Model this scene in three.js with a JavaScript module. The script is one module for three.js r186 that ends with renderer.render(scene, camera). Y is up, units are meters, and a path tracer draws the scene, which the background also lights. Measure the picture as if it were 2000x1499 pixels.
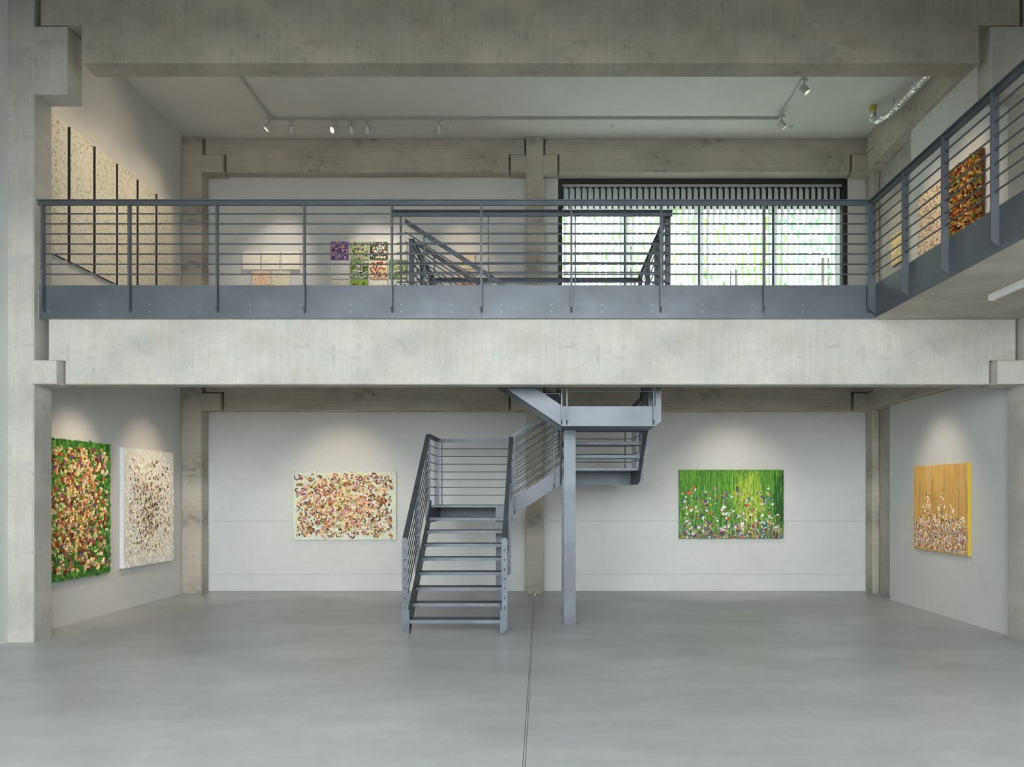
import * as THREE from 'three';
import { mergeGeometries } from 'three/addons/utils/BufferGeometryUtils.js';
import { RectAreaLightUniformsLib } from 'three/addons/lights/RectAreaLightUniformsLib.js';

// ------------------------------------------------------------------ camera, sky, daylight, exposure
const scene = new THREE.Scene();
const K = 1690 / 1230;                       // depth stations below are written in units of 1/K metres
const Z = d => -d * K;
const EYE = 1.72;
const camera = new THREE.PerspectiveCamera(2 * Math.atan(749.5 / 1690) * 180 / Math.PI, 2000 / 1499, 0.1, 200);
camera.position.set(0, EYE, 0);
camera.lookAt(0, EYE, -10);
camera.setViewOffset(2000, 1499, -67, -215.5, 2000, 1499);

const renderer = new THREE.WebGLRenderer({ antialias: true });
renderer.toneMapping = THREE.LinearToneMapping;
renderer.toneMappingExposure = 0.97;
renderer.shadowMap.enabled = true;
RectAreaLightUniformsLib.init();

scene.background = new THREE.Color().setRGB(8.2, 8.5, 8.7);       // bright overcast sky

// daylight entering through the three tall glazed bays of the hall's street front, behind the camera
const FRONT_Z = 6.0, GLZ_Y0 = 1.9, GLZ_Y1 = 7.4;
const BAYS = [[-5.7, -2.2], [-1.9, 1.7], [2.0, 5.1]];
for (const [x0, x1] of BAYS) {
  const l = new THREE.RectAreaLight(new THREE.Color().setRGB(0.95, 0.99, 1.04), 10.5, x1 - x0, GLZ_Y1 - GLZ_Y0);
  l.position.set((x0 + x1) / 2, (GLZ_Y0 + GLZ_Y1) / 2, FRONT_Z - 0.06);
  l.name = 'daylight_bay'; scene.add(l);
}

// ------------------------------------------------------------------ helpers
function rng(seed) { let a = seed >>> 0; return () => { a = (a + 0x6D2B79F5) | 0; let t = Math.imul(a ^ (a >>> 15), 1 | a); t = (t + Math.imul(t ^ (t >>> 7), 61 | t)) ^ t; return ((t ^ (t >>> 14)) >>> 0) / 4294967296; }; }
const used = {};
function numbered(n) { const k = used[n] = (used[n] ?? -1) + 1; return k ? `${n}_${String(k).padStart(3, '0')}` : n; }
const X = (px, d) => (px - 1067) * d / 1230;
const Y = (py, d) => EYE - (py - 965) * d / 1230;

function worldUV(g) {                        // uv in metres from the dominant axis of each triangle
  if (g.index) g = g.toNonIndexed();
  const p = g.attributes.position, uv = new Float32Array(p.count * 2);
  const a = new THREE.Vector3(), b = new THREE.Vector3(), c = new THREE.Vector3();
  for (let i = 0; i < p.count; i += 3) {
    a.fromBufferAttribute(p, i); b.fromBufferAttribute(p, i + 1); c.fromBufferAttribute(p, i + 2);
    const n = b.clone().sub(a).cross(c.clone().sub(a));
    const ax = Math.abs(n.x), ay = Math.abs(n.y), az = Math.abs(n.z);
    for (let k = 0; k < 3; k++) {
      const v = [a, b, c][k];
      const q = az >= ax && az >= ay ? [v.x, v.y] : ax >= ay ? [v.z, v.y] : [v.x, v.z];
      uv[(i + k) * 2] = q[0]; uv[(i + k) * 2 + 1] = q[1];
    }
  }
  g.setAttribute('uv', new THREE.BufferAttribute(uv, 2));
  if (!g.attributes.normal) g.computeVertexNormals();
  for (const k of Object.keys(g.attributes)) if (!['position', 'normal', 'uv', 'color'].includes(k)) g.deleteAttribute(k);
  return g;
}
const merge = gs => gs.length === 1 ? gs[0] : mergeGeometries(gs);
function boxZ(x0, x1, y0, y1, z0, z1) {
  const g = new THREE.BoxGeometry(Math.abs(x1 - x0), Math.abs(y1 - y0), Math.abs(z1 - z0));
  g.translate((x0 + x1) / 2, (y0 + y1) / 2, (z0 + z1) / 2);
  return worldUV(g);
}
const box = (x0, x1, y0, y1, d0, d1) => boxZ(x0, x1, y0, y1, Z(d0), Z(d1));
function poly(points, depth, bevel = 0) {    // polygon in the xy plane with bevelled edges, z from 0 to depth
  const s = new THREE.Shape(points.map(([x, y]) => new THREE.Vector2(x, y)));
  const g = new THREE.ExtrudeGeometry(s, { depth: depth - 2 * bevel, bevelEnabled: bevel > 0, bevelThickness: bevel, bevelSize: bevel, bevelOffset: -bevel, bevelSegments: 1 });
  g.translate(0, 0, bevel);
  return g;
}
const prismZ = (pts, d0, d1, bevel = 0.012) => worldUV(poly(pts, Math.abs(Z(d1) - Z(d0)), bevel).translate(0, 0, Z(Math.max(d0, d1))));
function prismX(pts, x0, x1, bevel = 0.012) { // points are [z, y]
  const g = poly(pts.map(([z, y]) => [-z, y]), x1 - x0, bevel);
  g.rotateY(Math.PI / 2); g.translate(x0, 0, 0);
  return worldUV(g);
}
function chamferColumn(x0, x1, d0, d1, y0, y1, c = 0.018) {
  const z0 = Z(d1), z1 = Z(d0);
  const pts = [[x0 + c, z0], [x1 - c, z0], [x1, z0 + c], [x1, z1 - c], [x1 - c, z1], [x0 + c, z1], [x0, z1 - c], [x0, z0 + c]];
  const g = poly(pts.map(([x, z]) => [x, -z]), y1 - y0);
  g.rotateX(-Math.PI / 2); g.translate(0, y0, 0);
  return worldUV(g);
}
function bar(a, b, w, h, dy = 0) {           // box swept from a to b: w across (level), h upright, vertical ends
  const dx = b[0] - a[0], dz = b[2] - a[2], L = Math.hypot(dx, dz) || 1;
  const px = -dz / L * w / 2, pz = dx / L * w / 2;
  const P = [];
  for (const q of [a, b]) for (const s of [-1, 1]) for (const t of [-1, 1]) P.push([q[0] + s * px, q[1] + dy + t * h / 2, q[2] + s * pz]);
  const F = [[0, 1, 3, 2], [4, 6, 7, 5], [0, 4, 5, 1], [2, 3, 7, 6], [1, 5, 7, 3], [0, 2, 6, 4]], v = [];
  for (const [i, j, k, l] of F) for (const m of [i, j, k, i, k, l]) v.push(...P[m]);
  const g = new THREE.BufferGeometry();
  g.setAttribute('position', new THREE.Float32BufferAttribute(v, 3));
  g.computeVertexNormals();
  return worldUV(g);
}
function rod(a, b, r = 0.009, seg = 6) {
  const A = new THREE.Vector3(...a), B = new THREE.Vector3(...b), L = A.distanceTo(B);
  const g = new THREE.CylinderGeometry(r, r, L, seg);
  g.applyQuaternion(new THREE.Quaternion().setFromUnitVectors(new THREE.Vector3(0, 1, 0), B.clone().sub(A).normalize()));
  g.translate((A.x + B.x) / 2, (A.y + B.y) / 2, (A.z + B.z) / 2);
  return worldUV(g);
}
function mesh(name, geom, mat, parent) {
  const m = new THREE.Mesh(geom, mat); m.name = parent === scene ? numbered(name) : name;
  m.castShadow = m.receiveShadow = true; parent.add(m); return m;
}
function thing(name, label, category, group) {
  const g = new THREE.Group(); g.name = numbered(name); g.userData = { label, category };
  if (group) g.userData.group = group;
  scene.add(g); return g;
}
function seat(g) {                           // move a thing's origin to the middle of its base
  g.updateMatrixWorld(true);
  const b = new THREE.Box3().setFromObject(g), c = b.getCenter(new THREE.Vector3()); c.y = b.min.y;
  for (const k of g.children) k.position.sub(c);
  g.position.add(c); g.updateMatrixWorld(true); return g;
}
function structure(name, geom, mat) { const m = mesh(name, geom, mat, scene); m.userData = { kind: 'structure' }; return m; }
function structGroup(name) { const g = new THREE.Group(); g.name = numbered(name); g.userData = { kind: 'structure' }; scene.add(g); return g; }

// ------------------------------------------------------------------ textures
function lattice(w, h, seed) { const r = rng(seed), a = new Float32Array(w * h); for (let i = 0; i < a.length; i++) a[i] = r(); return a; }
function noise(w, h, seed) {                 // tileable value noise on [0,1)^2 with w x h cells
  const a = lattice(w, h, seed);
  return (u, v) => {
    const x = u * w, y = v * h, i = Math.floor(x), j = Math.floor(y);
    let fx = x - i, fy = y - j; fx = fx * fx * (3 - 2 * fx); fy = fy * fy * (3 - 2 * fy);
    const i0 = ((i % w) + w) % w, i1 = (i0 + 1) % w, j0 = ((j % h) + h) % h, j1 = (j0 + 1) % h;
    return (a[j0 * w + i0] * (1 - fx) + a[j0 * w + i1] * fx) * (1 - fy) + (a[j1 * w + i0] * (1 - fx) + a[j1 * w + i1] * fx) * fy;
  };
}
function dataTex(n, fn, tile, srgb = true) {
  const d = new Uint8Array(n * n * 4);
  for (let j = 0; j < n; j++) for (let i = 0; i < n; i++) {
    const c = fn((i + 0.5) / n, (j + 0.5) / n), o = (j * n + i) * 4;
    for (let k = 0; k < 3; k++) d[o + k] = Math.max(0, Math.min(255, c[k] * 255));
    d[o + 3] = 255;
  }
  const t = new THREE.DataTexture(d, n, n); t.magFilter = THREE.LinearFilter; t.minFilter = THREE.LinearMipmapLinearFilter; t.generateMipmaps = true;
  t.wrapS = t.wrapT = THREE.RepeatWrapping; t.repeat.set(1 / tile[0], 1 / tile[1]);
  if (srgb) t.colorSpace = THREE.SRGBColorSpace; t.needsUpdate = true; return t;
}
function concreteTex(seed, vertical, tile, streak = 0.10, tint = [1, 0.99, 0.96]) {
  const s1 = vertical ? noise(180, 5, seed) : noise(5, 180, seed), s2 = vertical ? noise(420, 12, seed + 1) : noise(12, 420, seed + 1);
  const b1 = noise(5, 5, seed + 2), b2 = noise(13, 11, seed + 3), b3 = noise(41, 37, seed + 4), f = noise(420, 420, seed + 5), h1 = noise(3, 7, seed + 6), pin = noise(150, 150, seed + 7);
  return dataTex(1024, (u, v) => {
    const m = b1(u, v) * 0.5 + b2(u, v) * 0.3 + b3(u, v) * 0.2;
    const stain = Math.max(0, h1(u, v) * 0.6 + b3(u, v) * 0.5 + f(u, v) * 0.15 - 0.80) * 0.55;
    let k = 0.88 + (s1(u, v) - 0.5) * streak + (s2(u, v) - 0.5) * streak * 0.7 + (m - 0.5) * 0.20 + (f(u, v) - 0.5) * 0.06 - stain;
    if (pin(u, v) > 0.965) k -= 0.11;
    const warm = (b2(v, u) - 0.5) * 0.018;
    return [k * (tint[0] + warm), k * tint[1], k * (tint[2] - warm)];
  }, tile);
}
const texV = concreteTex(11, true, [3.1, 2.4], 0.034);
const texH = concreteTex(37, false, [3.0, 2.2], 0.06, [1, 0.985, 0.96]);
const floorTex = (() => {
  const a = noise(4, 6, 91), b = noise(14, 22, 92), c = noise(60, 70, 93), f = noise(300, 300, 94), w = noise(9, 40, 95);
  return dataTex(1024, (u, v) => { const k = 0.9 + (a(u, v) - 0.5) * 0.10 + (b(u, v) - 0.5) * 0.05 + (w(u, v) - 0.5) * 0.02 + (c(u, v) - 0.5) * 0.035 + (f(u, v) - 0.5) * 0.025; return [k, k, k * 1.0]; }, [5.3, 4.7]);
})();
const floorRough = (() => { const a = noise(6, 9, 191), b = noise(24, 60, 192); return dataTex(512, (u, v) => { const k = 0.36 + (a(u, v) - 0.5) * 0.10 + (b(u, v) - 0.5) * 0.04; return [k, k, k]; }, [4.1, 5.9], false); })();
const plasterTex = (() => { const a = noise(6, 6, 71), b = noise(40, 40, 72), f = noise(256, 256, 73); return dataTex(512, (u, v) => { const k = 0.955 + (a(u, v) - 0.5) * 0.03 + (b(u, v) - 0.5) * 0.018 + (f(u, v) - 0.5) * 0.018; return [k, k, k * 0.995]; }, [3.7, 3.3]); })();
const steelTex = (() => { const a = noise(7, 7, 51), b = noise(30, 26, 52), f = noise(256, 256, 53); return dataTex(512, (u, v) => { const k = 0.9 + (a(u, v) - 0.5) * 0.10 + (b(u, v) - 0.5) * 0.05 + (f(u, v) - 0.5) * 0.06; return [k, k, k]; }, [1.9, 1.7]); })();

const std = o => new THREE.MeshStandardMaterial(o);
const M = {
  concrete: std({ name: 'cast_concrete', color: 0xcfcecb, map: texV, bumpMap: texV, bumpScale: 0.0006, roughness: 0.86 }),
  concreteTop: std({ name: 'weathered_concrete', color: 0xc2bcb1, map: texV, bumpMap: texV, bumpScale: 0.0006, roughness: 0.9 }),
  concreteBack: std({ name: 'board_marked_concrete', color: 0xcdc8bd, map: texH, bumpMap: texH, bumpScale: 0.0006, roughness: 0.88 }),
  wall: std({ name: 'white_plaster', color: 0xdededd, map: plasterTex, roughness: 0.92 }),
  ceiling: std({ name: 'white_ceiling_paint', color: 0xeaeae8, map: plasterTex, roughness: 0.95 }),
  floor: std({ name: 'polished_screed', color: 0xc4c6c7, map: floorTex, roughnessMap: floorRough, roughness: 1.0 }),
  joint: std({ name: 'joint_sealant', color: 0x55585a, roughness: 0.7 }),
  steel: std({ name: 'mica_grey_steel', color: 0x676c72, map: steelTex, roughness: 0.44, metalness: 0.45 }),
  bolt: std({ name: 'zinc_bolt', color: 0x9a9fa4, roughness: 0.4, metalness: 0.6 }),
  dark: std({ name: 'anthracite_frame', color: 0x2c3033, roughness: 0.5, metalness: 0.2 }),
  white: std({ name: 'white_enamel', color: 0xe8e8e4, roughness: 0.45 }),
  track: std({ name: 'track_aluminium', color: 0xc4c5c2, roughness: 0.45, metalness: 0.2 }),
  foil: std({ name: 'crinkled_foil', color: 0xeceeef, roughness: 0.2, metalness: 0.95 }),
  yellow: std({ name: 'yellow_foam', color: 0xc3bd55, roughness: 0.9 }),
  red: std({ name: 'red_cap', color: 0xb02a2a, roughness: 0.5 }),
  slat: new THREE.MeshPhysicalMaterial({ name: 'blind_fabric', color: 0xe4eaea, roughness: 1, transmission: 0.32, thickness: 0, side: THREE.DoubleSide }),
  glass: new THREE.MeshPhysicalMaterial({ name: 'clear_glass', color: 0xf4f8f6, roughness: 0.02, transmission: 1, thickness: 0, ior: 1.5 }),
  lamp: std({ name: 'lamp_face', color: 0xfff4e0, emissive: new THREE.Color(1, 0.86, 0.62), emissiveIntensity: 9 }),
  tube: std({ name: 'batten_diffuser', color: 0xf1f1ee, roughness: 0.4 }),
  ground: std({ name: 'pale_gravel', color: 0xb4b4ae, roughness: 1 }),
  bark: std({ name: 'bark', color: 0x5b4e40, roughness: 1 }),
};

// ------------------------------------------------------------------ structure: floor, walls, ceiling
const WL = -6.29, WLF = -6.225, WR = 5.75, PR = 5.60, BACK = 11.1, SLAB0 = 3.77, MEZZ = 4.10, CEIL = 7.88, ROOF = 8.3;
{
  // poured floor slabs, parted by a double-lined movement joint running to the middle column and a fine cross joint on the beam line
  const fl = structGroup('floor');
  const jx = d => -0.105 - 0.009 * d;
  const slab = (d0, d1, side) => {
    const e0 = jx(d0) + side * 0.0095, e1 = jx(d1) + side * 0.0095, xo = side < 0 ? -6.6 : 6.2;
    const pts = side < 0 ? [[xo, -Z(d0)], [e0, -Z(d0)], [e1, -Z(d1)], [xo, -Z(d1)]] : [[e0, -Z(d0)], [xo, -Z(d0)], [xo, -Z(d1)], [e1, -Z(d1)]];
    const g = poly(pts, 0.12); g.rotateX(-Math.PI / 2); g.translate(0, -0.12, 0); return worldUV(g);
  };
  for (const s of [-1, 1]) { mesh('floor_slab', slab(-4.6, 7.4745, s), M.floor, fl); mesh('floor_slab', slab(7.4775, 11.4, s), M.floor, fl); }
  const js = (o, w, y) => { const a = [jx(-4.6) + o, y, Z(-4.6)], b = [jx(11.1) + o, y, Z(11.1)]; return bar(a, b, w, 0.02); };
  mesh('joint_strip', js(0, 0.012, -0.0115), M.floor, fl);
  mesh('joint_bed', boxZ(-6.6, 6.2, -0.2, -0.12, 6.3, Z(11.4)), M.joint, fl);
}
{
  structure('wall_left', merge([boxZ(-6.6, WL, 0, CEIL + 0.1, Z(7.42), Z(11.35)), boxZ(-6.6, WLF, 0, CEIL + 0.1, FRONT_Z + 0.25, Z(7.42))]), M.wall);
  // right side: concrete wall with white boards standing proud of it
  const wr = structGroup('wall_right');
  mesh('concrete_backing', boxZ(WR, 6.1, 0, ROOF, FRONT_Z + 0.25, Z(11.35)), M.concrete, wr);
  mesh('board', box(PR, WR, 0, 3.165, 7.5, 10.27), M.wall, wr);
  mesh('board', box(PR, WR, MEZZ, 7.3, 7.5, 9.67), M.wall, wr);
  mesh('board', boxZ(PR, WR, MEZZ, 7.3, FRONT_Z, Z(7.32)), M.wall, wr);
  mesh('board', boxZ(PR, WR, 0, 3.77, FRONT_Z, Z(7.32)), M.wall, wr);
}
{
  // back wall: backing with the window opening, lower boards with open joints
  const wb = structGroup('wall_back');
  const s = new THREE.Shape([[-6.6, 0], [6.1, 0], [6.1, ROOF], [-6.6, ROOF]].map(p => new THREE.Vector2(...p)));
  s.holes.push(new THREE.Path([[0.21, MEZZ], [0.21, 7.28], [5.305, 7.28], [5.305, MEZZ]].map(p => new THREE.Vector2(...p))));
  const g = new THREE.ExtrudeGeometry(s, { depth: 0.3, bevelEnabled: false }); g.translate(0, 0, Z(BACK) - 0.32);
  mesh('backing', worldUV(g), M.wall, wb);
  const bands = [[0.006, 0.300], [0.306, 1.236], [1.243, 3.75]];
  for (const [x0, x1] of [[-6.27, -0.2], [-0.196, 5.74]]) for (const [y0, y1] of bands) mesh('board', boxZ(x0, x1, y0, y1, Z(BACK) - 0.02, Z(BACK)), M.wall, wb);
  mesh('board', boxZ(-6.27, 0.205, MEZZ, 7.6, Z(BACK) - 0.02, Z(BACK)), M.wall, wb);
  mesh('board', boxZ(0.209, 5.305, 7.285, 7.6, Z(BACK) - 0.02, Z(BACK)), M.wall, wb);
  mesh('board', boxZ(5.309, 5.74, MEZZ, 7.6, Z(BACK) - 0.02, Z(BACK)), M.wall, wb);
}
structure('ceiling', boxZ(-6.235, 5.76, CEIL, CEIL + 0.06, FRONT_Z, Z(11.25)), M.ceiling);
structure('roof', boxZ(-6.8, 6.3, ROOF, ROOF + 0.25, FRONT_Z + 0.4, Z(11.4)), M.concreteTop);
structure('mezzanine_floor', merge([
  box(-6.29, 5.75, SLAB0, MEZZ, 7.35, 7.60), box(-6.29, -1.74, SLAB0, MEZZ, 7.60, 9.93), box(1.46, 5.75, SLAB0, MEZZ, 7.60, 9.93), box(-6.29, 5.75, SLAB0, MEZZ, 9.93, 11.12),
]), M.concrete);
structure('gallery_floor', boxZ(3.83, 5.75, SLAB0, MEZZ, FRONT_Z, Z(7.35)), M.concreteBack);
{
  const s = new THREE.Shape([[-6.6, 0], [6.1, 0], [6.1, ROOF], [-6.6, ROOF]].map(p => new THREE.Vector2(...p)));
  for (const [x0, x1] of BAYS) s.holes.push(new THREE.Path([[x0, GLZ_Y0], [x0, GLZ_Y1], [x1, GLZ_Y1], [x1, GLZ_Y0]].map(p => new THREE.Vector2(...p))));
  const g = new THREE.ExtrudeGeometry(s, { depth: 0.3, bevelEnabled: false }); g.translate(0, 0, FRONT_Z);
  structure('wall_front', worldUV(g), M.wall);
  for (const [x0, x1] of BAYS) {
    const w = structGroup(`window_${BAYS.findIndex(b => b[0] === x0) + 2}`);
    const z0 = FRONT_Z + 0.1, z1 = FRONT_Z + 0.17, f = 0.06, ym = 4.9;
    mesh('frame', merge([boxZ(x0, x0 + f, GLZ_Y0, GLZ_Y1, z0, z1), boxZ(x1 - f, x1, GLZ_Y0, GLZ_Y1, z0, z1), boxZ(x0 + f, x1 - f, GLZ_Y0, GLZ_Y0 + f, z0, z1), boxZ(x0 + f, x1 - f, GLZ_Y1 - f, GLZ_Y1, z0, z1), boxZ(x0 + f, x1 - f, ym, ym + f, z0, z1)]), M.dark, w);
    for (const [a, b] of [[GLZ_Y0 + f, ym], [ym + f, GLZ_Y1 - f]]) mesh('pane', boxZ(x0 + f, x1 - f, a, b, FRONT_Z + 0.13, FRONT_Z + 0.14), M.glass, w);
  }
}
structure('ground', boxZ(-40, 40, -0.6, -0.25, 40, -60), M.ground);

// ------------------------------------------------------------------ concrete columns and beams
{
  const col = (label, x0, x1, d0, d1, corbels, mat, group) => {
    const t = thing('concrete_column', label, 'column', group);
    mesh('shaft', chamferColumn(x0, x1, d0, d1, 0, CEIL - 0.001), mat, t);
    for (const [a, b, y0, y1, e0, e1] of corbels) mesh('corbel', prismZ([[a, y0], [b, y0], [b, y1], [a, y1]], e0, e1, 0.012), mat, t);
    if (x0 < -6.26 && d0 < 8) mesh('joint_band', box(x0 + 0.02, x1 - 0.02, 4.825, 4.878, d0 - 0.002, d0 + 0.01), mat, t);
    return seat(t);
  };
  col('concrete column at the left edge, nearest, with two corbels carrying the front beams', -6.262, -5.93, 7.28, 7.56, [[-5.95, -5.546, 6.348, 7.136, 7.285, 7.53], [-5.95, -5.66, 2.987, 3.265, 7.27, 7.56]], M.concrete);
  col('concrete column at the right edge beside the white board with the yellow painting', 5.53, 5.95, 7.28, 7.56, [[5.15, 5.55, 6.348, 7.136, 7.285, 7.53], [5.215, 5.55, 2.987, 3.265, 7.27, 7.56]], M.concrete);
  col('concrete column in the far left corner beside the white speckled painting', -6.289, -5.945, 10.85, 11.09, [[-5.965, -5.58, 7.27, 7.577, 10.86, 11.085], [-5.965, -5.62, 3.16, 3.458, 10.86, 11.085]], M.concreteBack);
  col('slim concrete column in the middle of the far wall behind the stairs', -0.35, -0.05, 10.85, 11.09, [[-0.617, -0.33, 7.27, 7.577, 10.87, 11.085], [-0.07, 0.194, 7.27, 7.577, 10.87, 11.085], [-0.617, -0.33, 3.16, 3.458, 10.87, 11.085], [-0.07, 0.19, 3.16, 3.458, 10.87, 11.085]], M.concreteBack);
  const c = col('concrete column in the far right corner beside the blinds', 5.62, 5.749, 10.85, 11.09, [[5.30, 5.64, 7.27, 7.577, 10.86, 11.085], [5.52, 5.749, 7.27, 7.577, 10.62, 10.87], [5.32, 5.64, 3.16, 3.458, 10.86, 11.085], [5.52, 5.749, 3.16, 3.458, 10.62, 10.87]], M.concreteBack);

  const beam = (label, geom, mat) => { const m = mesh('concrete_beam', geom, mat, scene); m.userData = { label, category: 'beam' }; return m; };
  beam('brownish concrete beam spanning the top of the picture, notched over its corbels', prismZ([[-5.854, 7.147], [-5.38, 7.147], [-5.38, 6.71], [5.013, 6.71], [5.013, 7.147], [5.481, 7.147], [5.481, CEIL - 0.001], [-5.854, CEIL - 0.001]], 7.28, 7.54), M.concreteTop);
  beam('pale concrete beam under the steel balcony railing', prismZ([[-5.83, 3.275], [-5.635, 3.275], [-5.635, 3.0], [5.19, 3.0], [5.19, 3.275], [5.50, 3.275], [5.50, 3.769], [-5.83, 3.769]], 7.37, 7.58), M.concrete);
  // deep roof girder of the hall, out of view above the camera: it keeps the street light off the top of the nearest frame
  beam('deep concrete roof girder across the hall in front of the balcony', prismZ([[-6.22, 5.0], [5.59, 5.0], [5.59, CEIL - 0.001], [-6.22, CEIL - 0.001]], 2.0, 2.3), M.concreteTop);
  const back = (label, x0, n0, n1, x1, y0, yd, y1) => beam(label, prismZ([[x0, yd], [n0, yd], [n0, y0], [n1, y0], [n1, yd], [x1, yd], [x1, y1], [x0, y1]], 10.91, 11.085), M.concreteBack);
  back('concrete beam on the far wall under the upper ceiling, left of the middle column', -5.915, -5.55, -0.645, -0.375, 7.29, 7.597, CEIL - 0.001);
  back('concrete beam on the far wall above the blinds', -0.025, 0.222, 5.27, 5.59, 7.29, 7.597, CEIL - 0.001);
  back('concrete beam on the far ground-floor wall, left of the middle column', -5.915, -5.59, -0.645, -0.375, 3.16, 3.478, 3.769);
  back('concrete beam on the far ground-floor wall above the green meadow painting', -0.025, 0.222, 5.29, 5.59, 3.16, 3.478, 3.769);
  const side = (label, y0, yd, y1) => beam(label, prismX([[Z(7.58), y0], [Z(7.58), y1], [Z(10.84), y1], [Z(10.84), yd], [Z(10.6), yd], [Z(10.6), y0]].map(p => p), 5.51, 5.748), M.concreteBack);
  side('concrete beam along the right wall beside the silver duct', 7.305, 7.597, CEIL - 0.001);
  side('concrete beam along the right wall above the yellow painting', 3.17, 3.478, 3.769);
}

// ------------------------------------------------------------------ steel railings
const PITCH = 0.117;
function blade(p, out, w, y0, y1, thick = 0.02) {   // flat post standing off a plate; its foot is cut on the slant. p = [x, z] at the plate, out = unit [x, z]
  const g = poly([[0, y0], [w, y0 + w * 0.8], [w, y1], [0, y1]], thick); g.translate(0, 0, -thick / 2);
  g.rotateY(-Math.atan2(out[1], out[0])); g.translate(p[0], 0, p[1]);
  return worldUV(g);
}
const tee = (a, b, w = 0.075, h = 0.055) => merge([bar(a, b, w, 0.012, -0.006), bar(a, b, 0.03, h, -0.012 - h / 2)]);
function boltRow(points, axis) {
  return merge(points.map(([x, y, z]) => { const g = new THREE.CylinderGeometry(0.006, 0.008, 0.008, 6); axis === 'z' ? g.rotateX(Math.PI / 2) : g.rotateZ(Math.PI / 2); g.translate(x, y, z); return worldUV(g); }));
}
const RAIL_TOP = 5.127, railY = k => RAIL_TOP - 0.158 - k * PITCH;
{
  const t = thing('balcony_railing', 'long grey steel balcony railing with seven thin rails along the concrete beam', 'railing');
  const zp = Z(7.345) , x0 = X(75, 7.33), x1 = 3.812;
  const joints = [x0, X(252, 7.33), X(594.5, 7.33), X(940, 7.33), X(1116, 7.33), X(1493, 7.33), x1];
  for (let i = 0; i + 1 < joints.length; i++) mesh('fascia_plate', boxZ(joints[i] + 0.0015, joints[i + 1] - 0.0015, SLAB0 - 0.003, 4.151, zp, zp + 0.012), M.steel, t);
  const zf = zp + 0.012, zr = zf + 0.045;
  for (const px of [83, 252, 423, 594, 765, 940, 1116, 1291, 1493, 1696]) mesh('post', blade([X(px, 7.3), zf], [0, 1], 0.07, 3.83, RAIL_TOP - 0.045), M.steel, t);
  for (let k = 0; k < 7; k++) mesh('rail', rod([X(83, 7.3), railY(k), zr], [X(1697, 7.3), railY(k), zr]), M.steel, t);
  mesh('handrail', tee([x0 + 0.02, RAIL_TOP, zr], [x1 - 0.09, RAIL_TOP, zr], 0.07, 0.05), M.steel, t);
  const pts = [];
  for (let x = X(96, 7.33); x < 3.75; x += 0.585) { pts.push([x, Y(595, 7.33), zf], [x, Y(609, 7.33), zf]); }
  mesh('bolt', boltRow(pts, 'z'), M.bolt, t).userData = { kind: 'stuff' };
  seat(t);
}
{
  const t = thing('gallery_railing', 'grey steel railing of the side gallery rising across the right edge', 'railing');
  const xp = 3.822, dEnd = -1.5;
  let z = Z(7.335);
  const seams = [7.335, 4.9, 2.4, 0.2, dEnd];
  for (let i = 0; i + 1 < seams.length; i++) mesh('fascia_plate', boxZ(xp - 0.006, xp + 0.006, SLAB0 - 0.003, 4.151, Z(seams[i]) + 0.002, Z(seams[i + 1]) - 0.002), M.steel, t);
  const xf = xp - 0.006, xr = xf - 0.035;
  for (let i = 0; 7.30 - i * 0.663 > dEnd; i++) mesh('post', blade([xf, Z(7.30 - i * 0.663)], [-1, 0], 0.07, 3.80, RAIL_TOP - 0.015, 0.016), M.steel, t);
  for (let k = 0; k < 7; k++) mesh('rail', rod([xr, railY(k), Z(7.31)], [xr, railY(k), Z(dEnd)], 0.0095), M.steel, t);
  mesh('handrail', tee([xr, RAIL_TOP, Z(7.36)], [xr, RAIL_TOP, Z(dEnd)], 0.085, 0.05), M.steel, t);
  seat(t);
}
{
  const t = thing('stairwell_railing', 'grey steel railing round the stair opening behind the balcony railing', 'railing');
  const xl = -1.80, xr = 1.475, d0 = 7.575, d1 = 9.95, top = RAIL_TOP;
  const H = (a, b) => mesh('handrail', tee([a[0], top, Z(a[1])], [b[0], top, Z(b[1])]), M.steel, t);
  H([xl - 0.04, d0], [xr + 0.04, d0]); H([xr, d0], [xr, d1]); H([xr + 0.03, d1], [xl - 0.03, d1]); H([xl, d1], [xl, 8.40]);
  for (let k = 0; k < 7; k++) {
    const y = railY(k);
    mesh('rail', rod([xl, y, Z(d0)], [xr, y, Z(d0)]), M.steel, t); mesh('rail', rod([xr, y, Z(d0)], [xr, y, Z(d1)]), M.steel, t);
    mesh('rail', rod([xr, y, Z(d1)], [xl, y, Z(d1)]), M.steel, t); mesh('rail', rod([xl, y, Z(d1)], [xl, y, Z(8.42)]), M.steel, t);
  }
  for (const x of [-1.75, -0.695, 0.348, 1.40]) { mesh('post', blade([x, Z(d0) - 0.035], [0, 1], 0.07, MEZZ, top - 0.03, 0.014), M.steel, t); mesh('post', blade([x, Z(d1) - 0.035], [0, 1], 0.07, MEZZ, top - 0.03, 0.014), M.steel, t); }
  for (const d of [7.66, 8.4, 9.15, 9.88]) mesh('post', blade([xr - 0.035, Z(d)], [1, 0], 0.07, MEZZ, top - 0.015, 0.014), M.steel, t);
  for (const d of [8.42, 9.15, 9.88]) mesh('post', blade([xl + 0.035, Z(d)], [-1, 0], 0.07, MEZZ, top - 0.015, 0.014), M.steel, t);
  seat(t);
}

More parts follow.
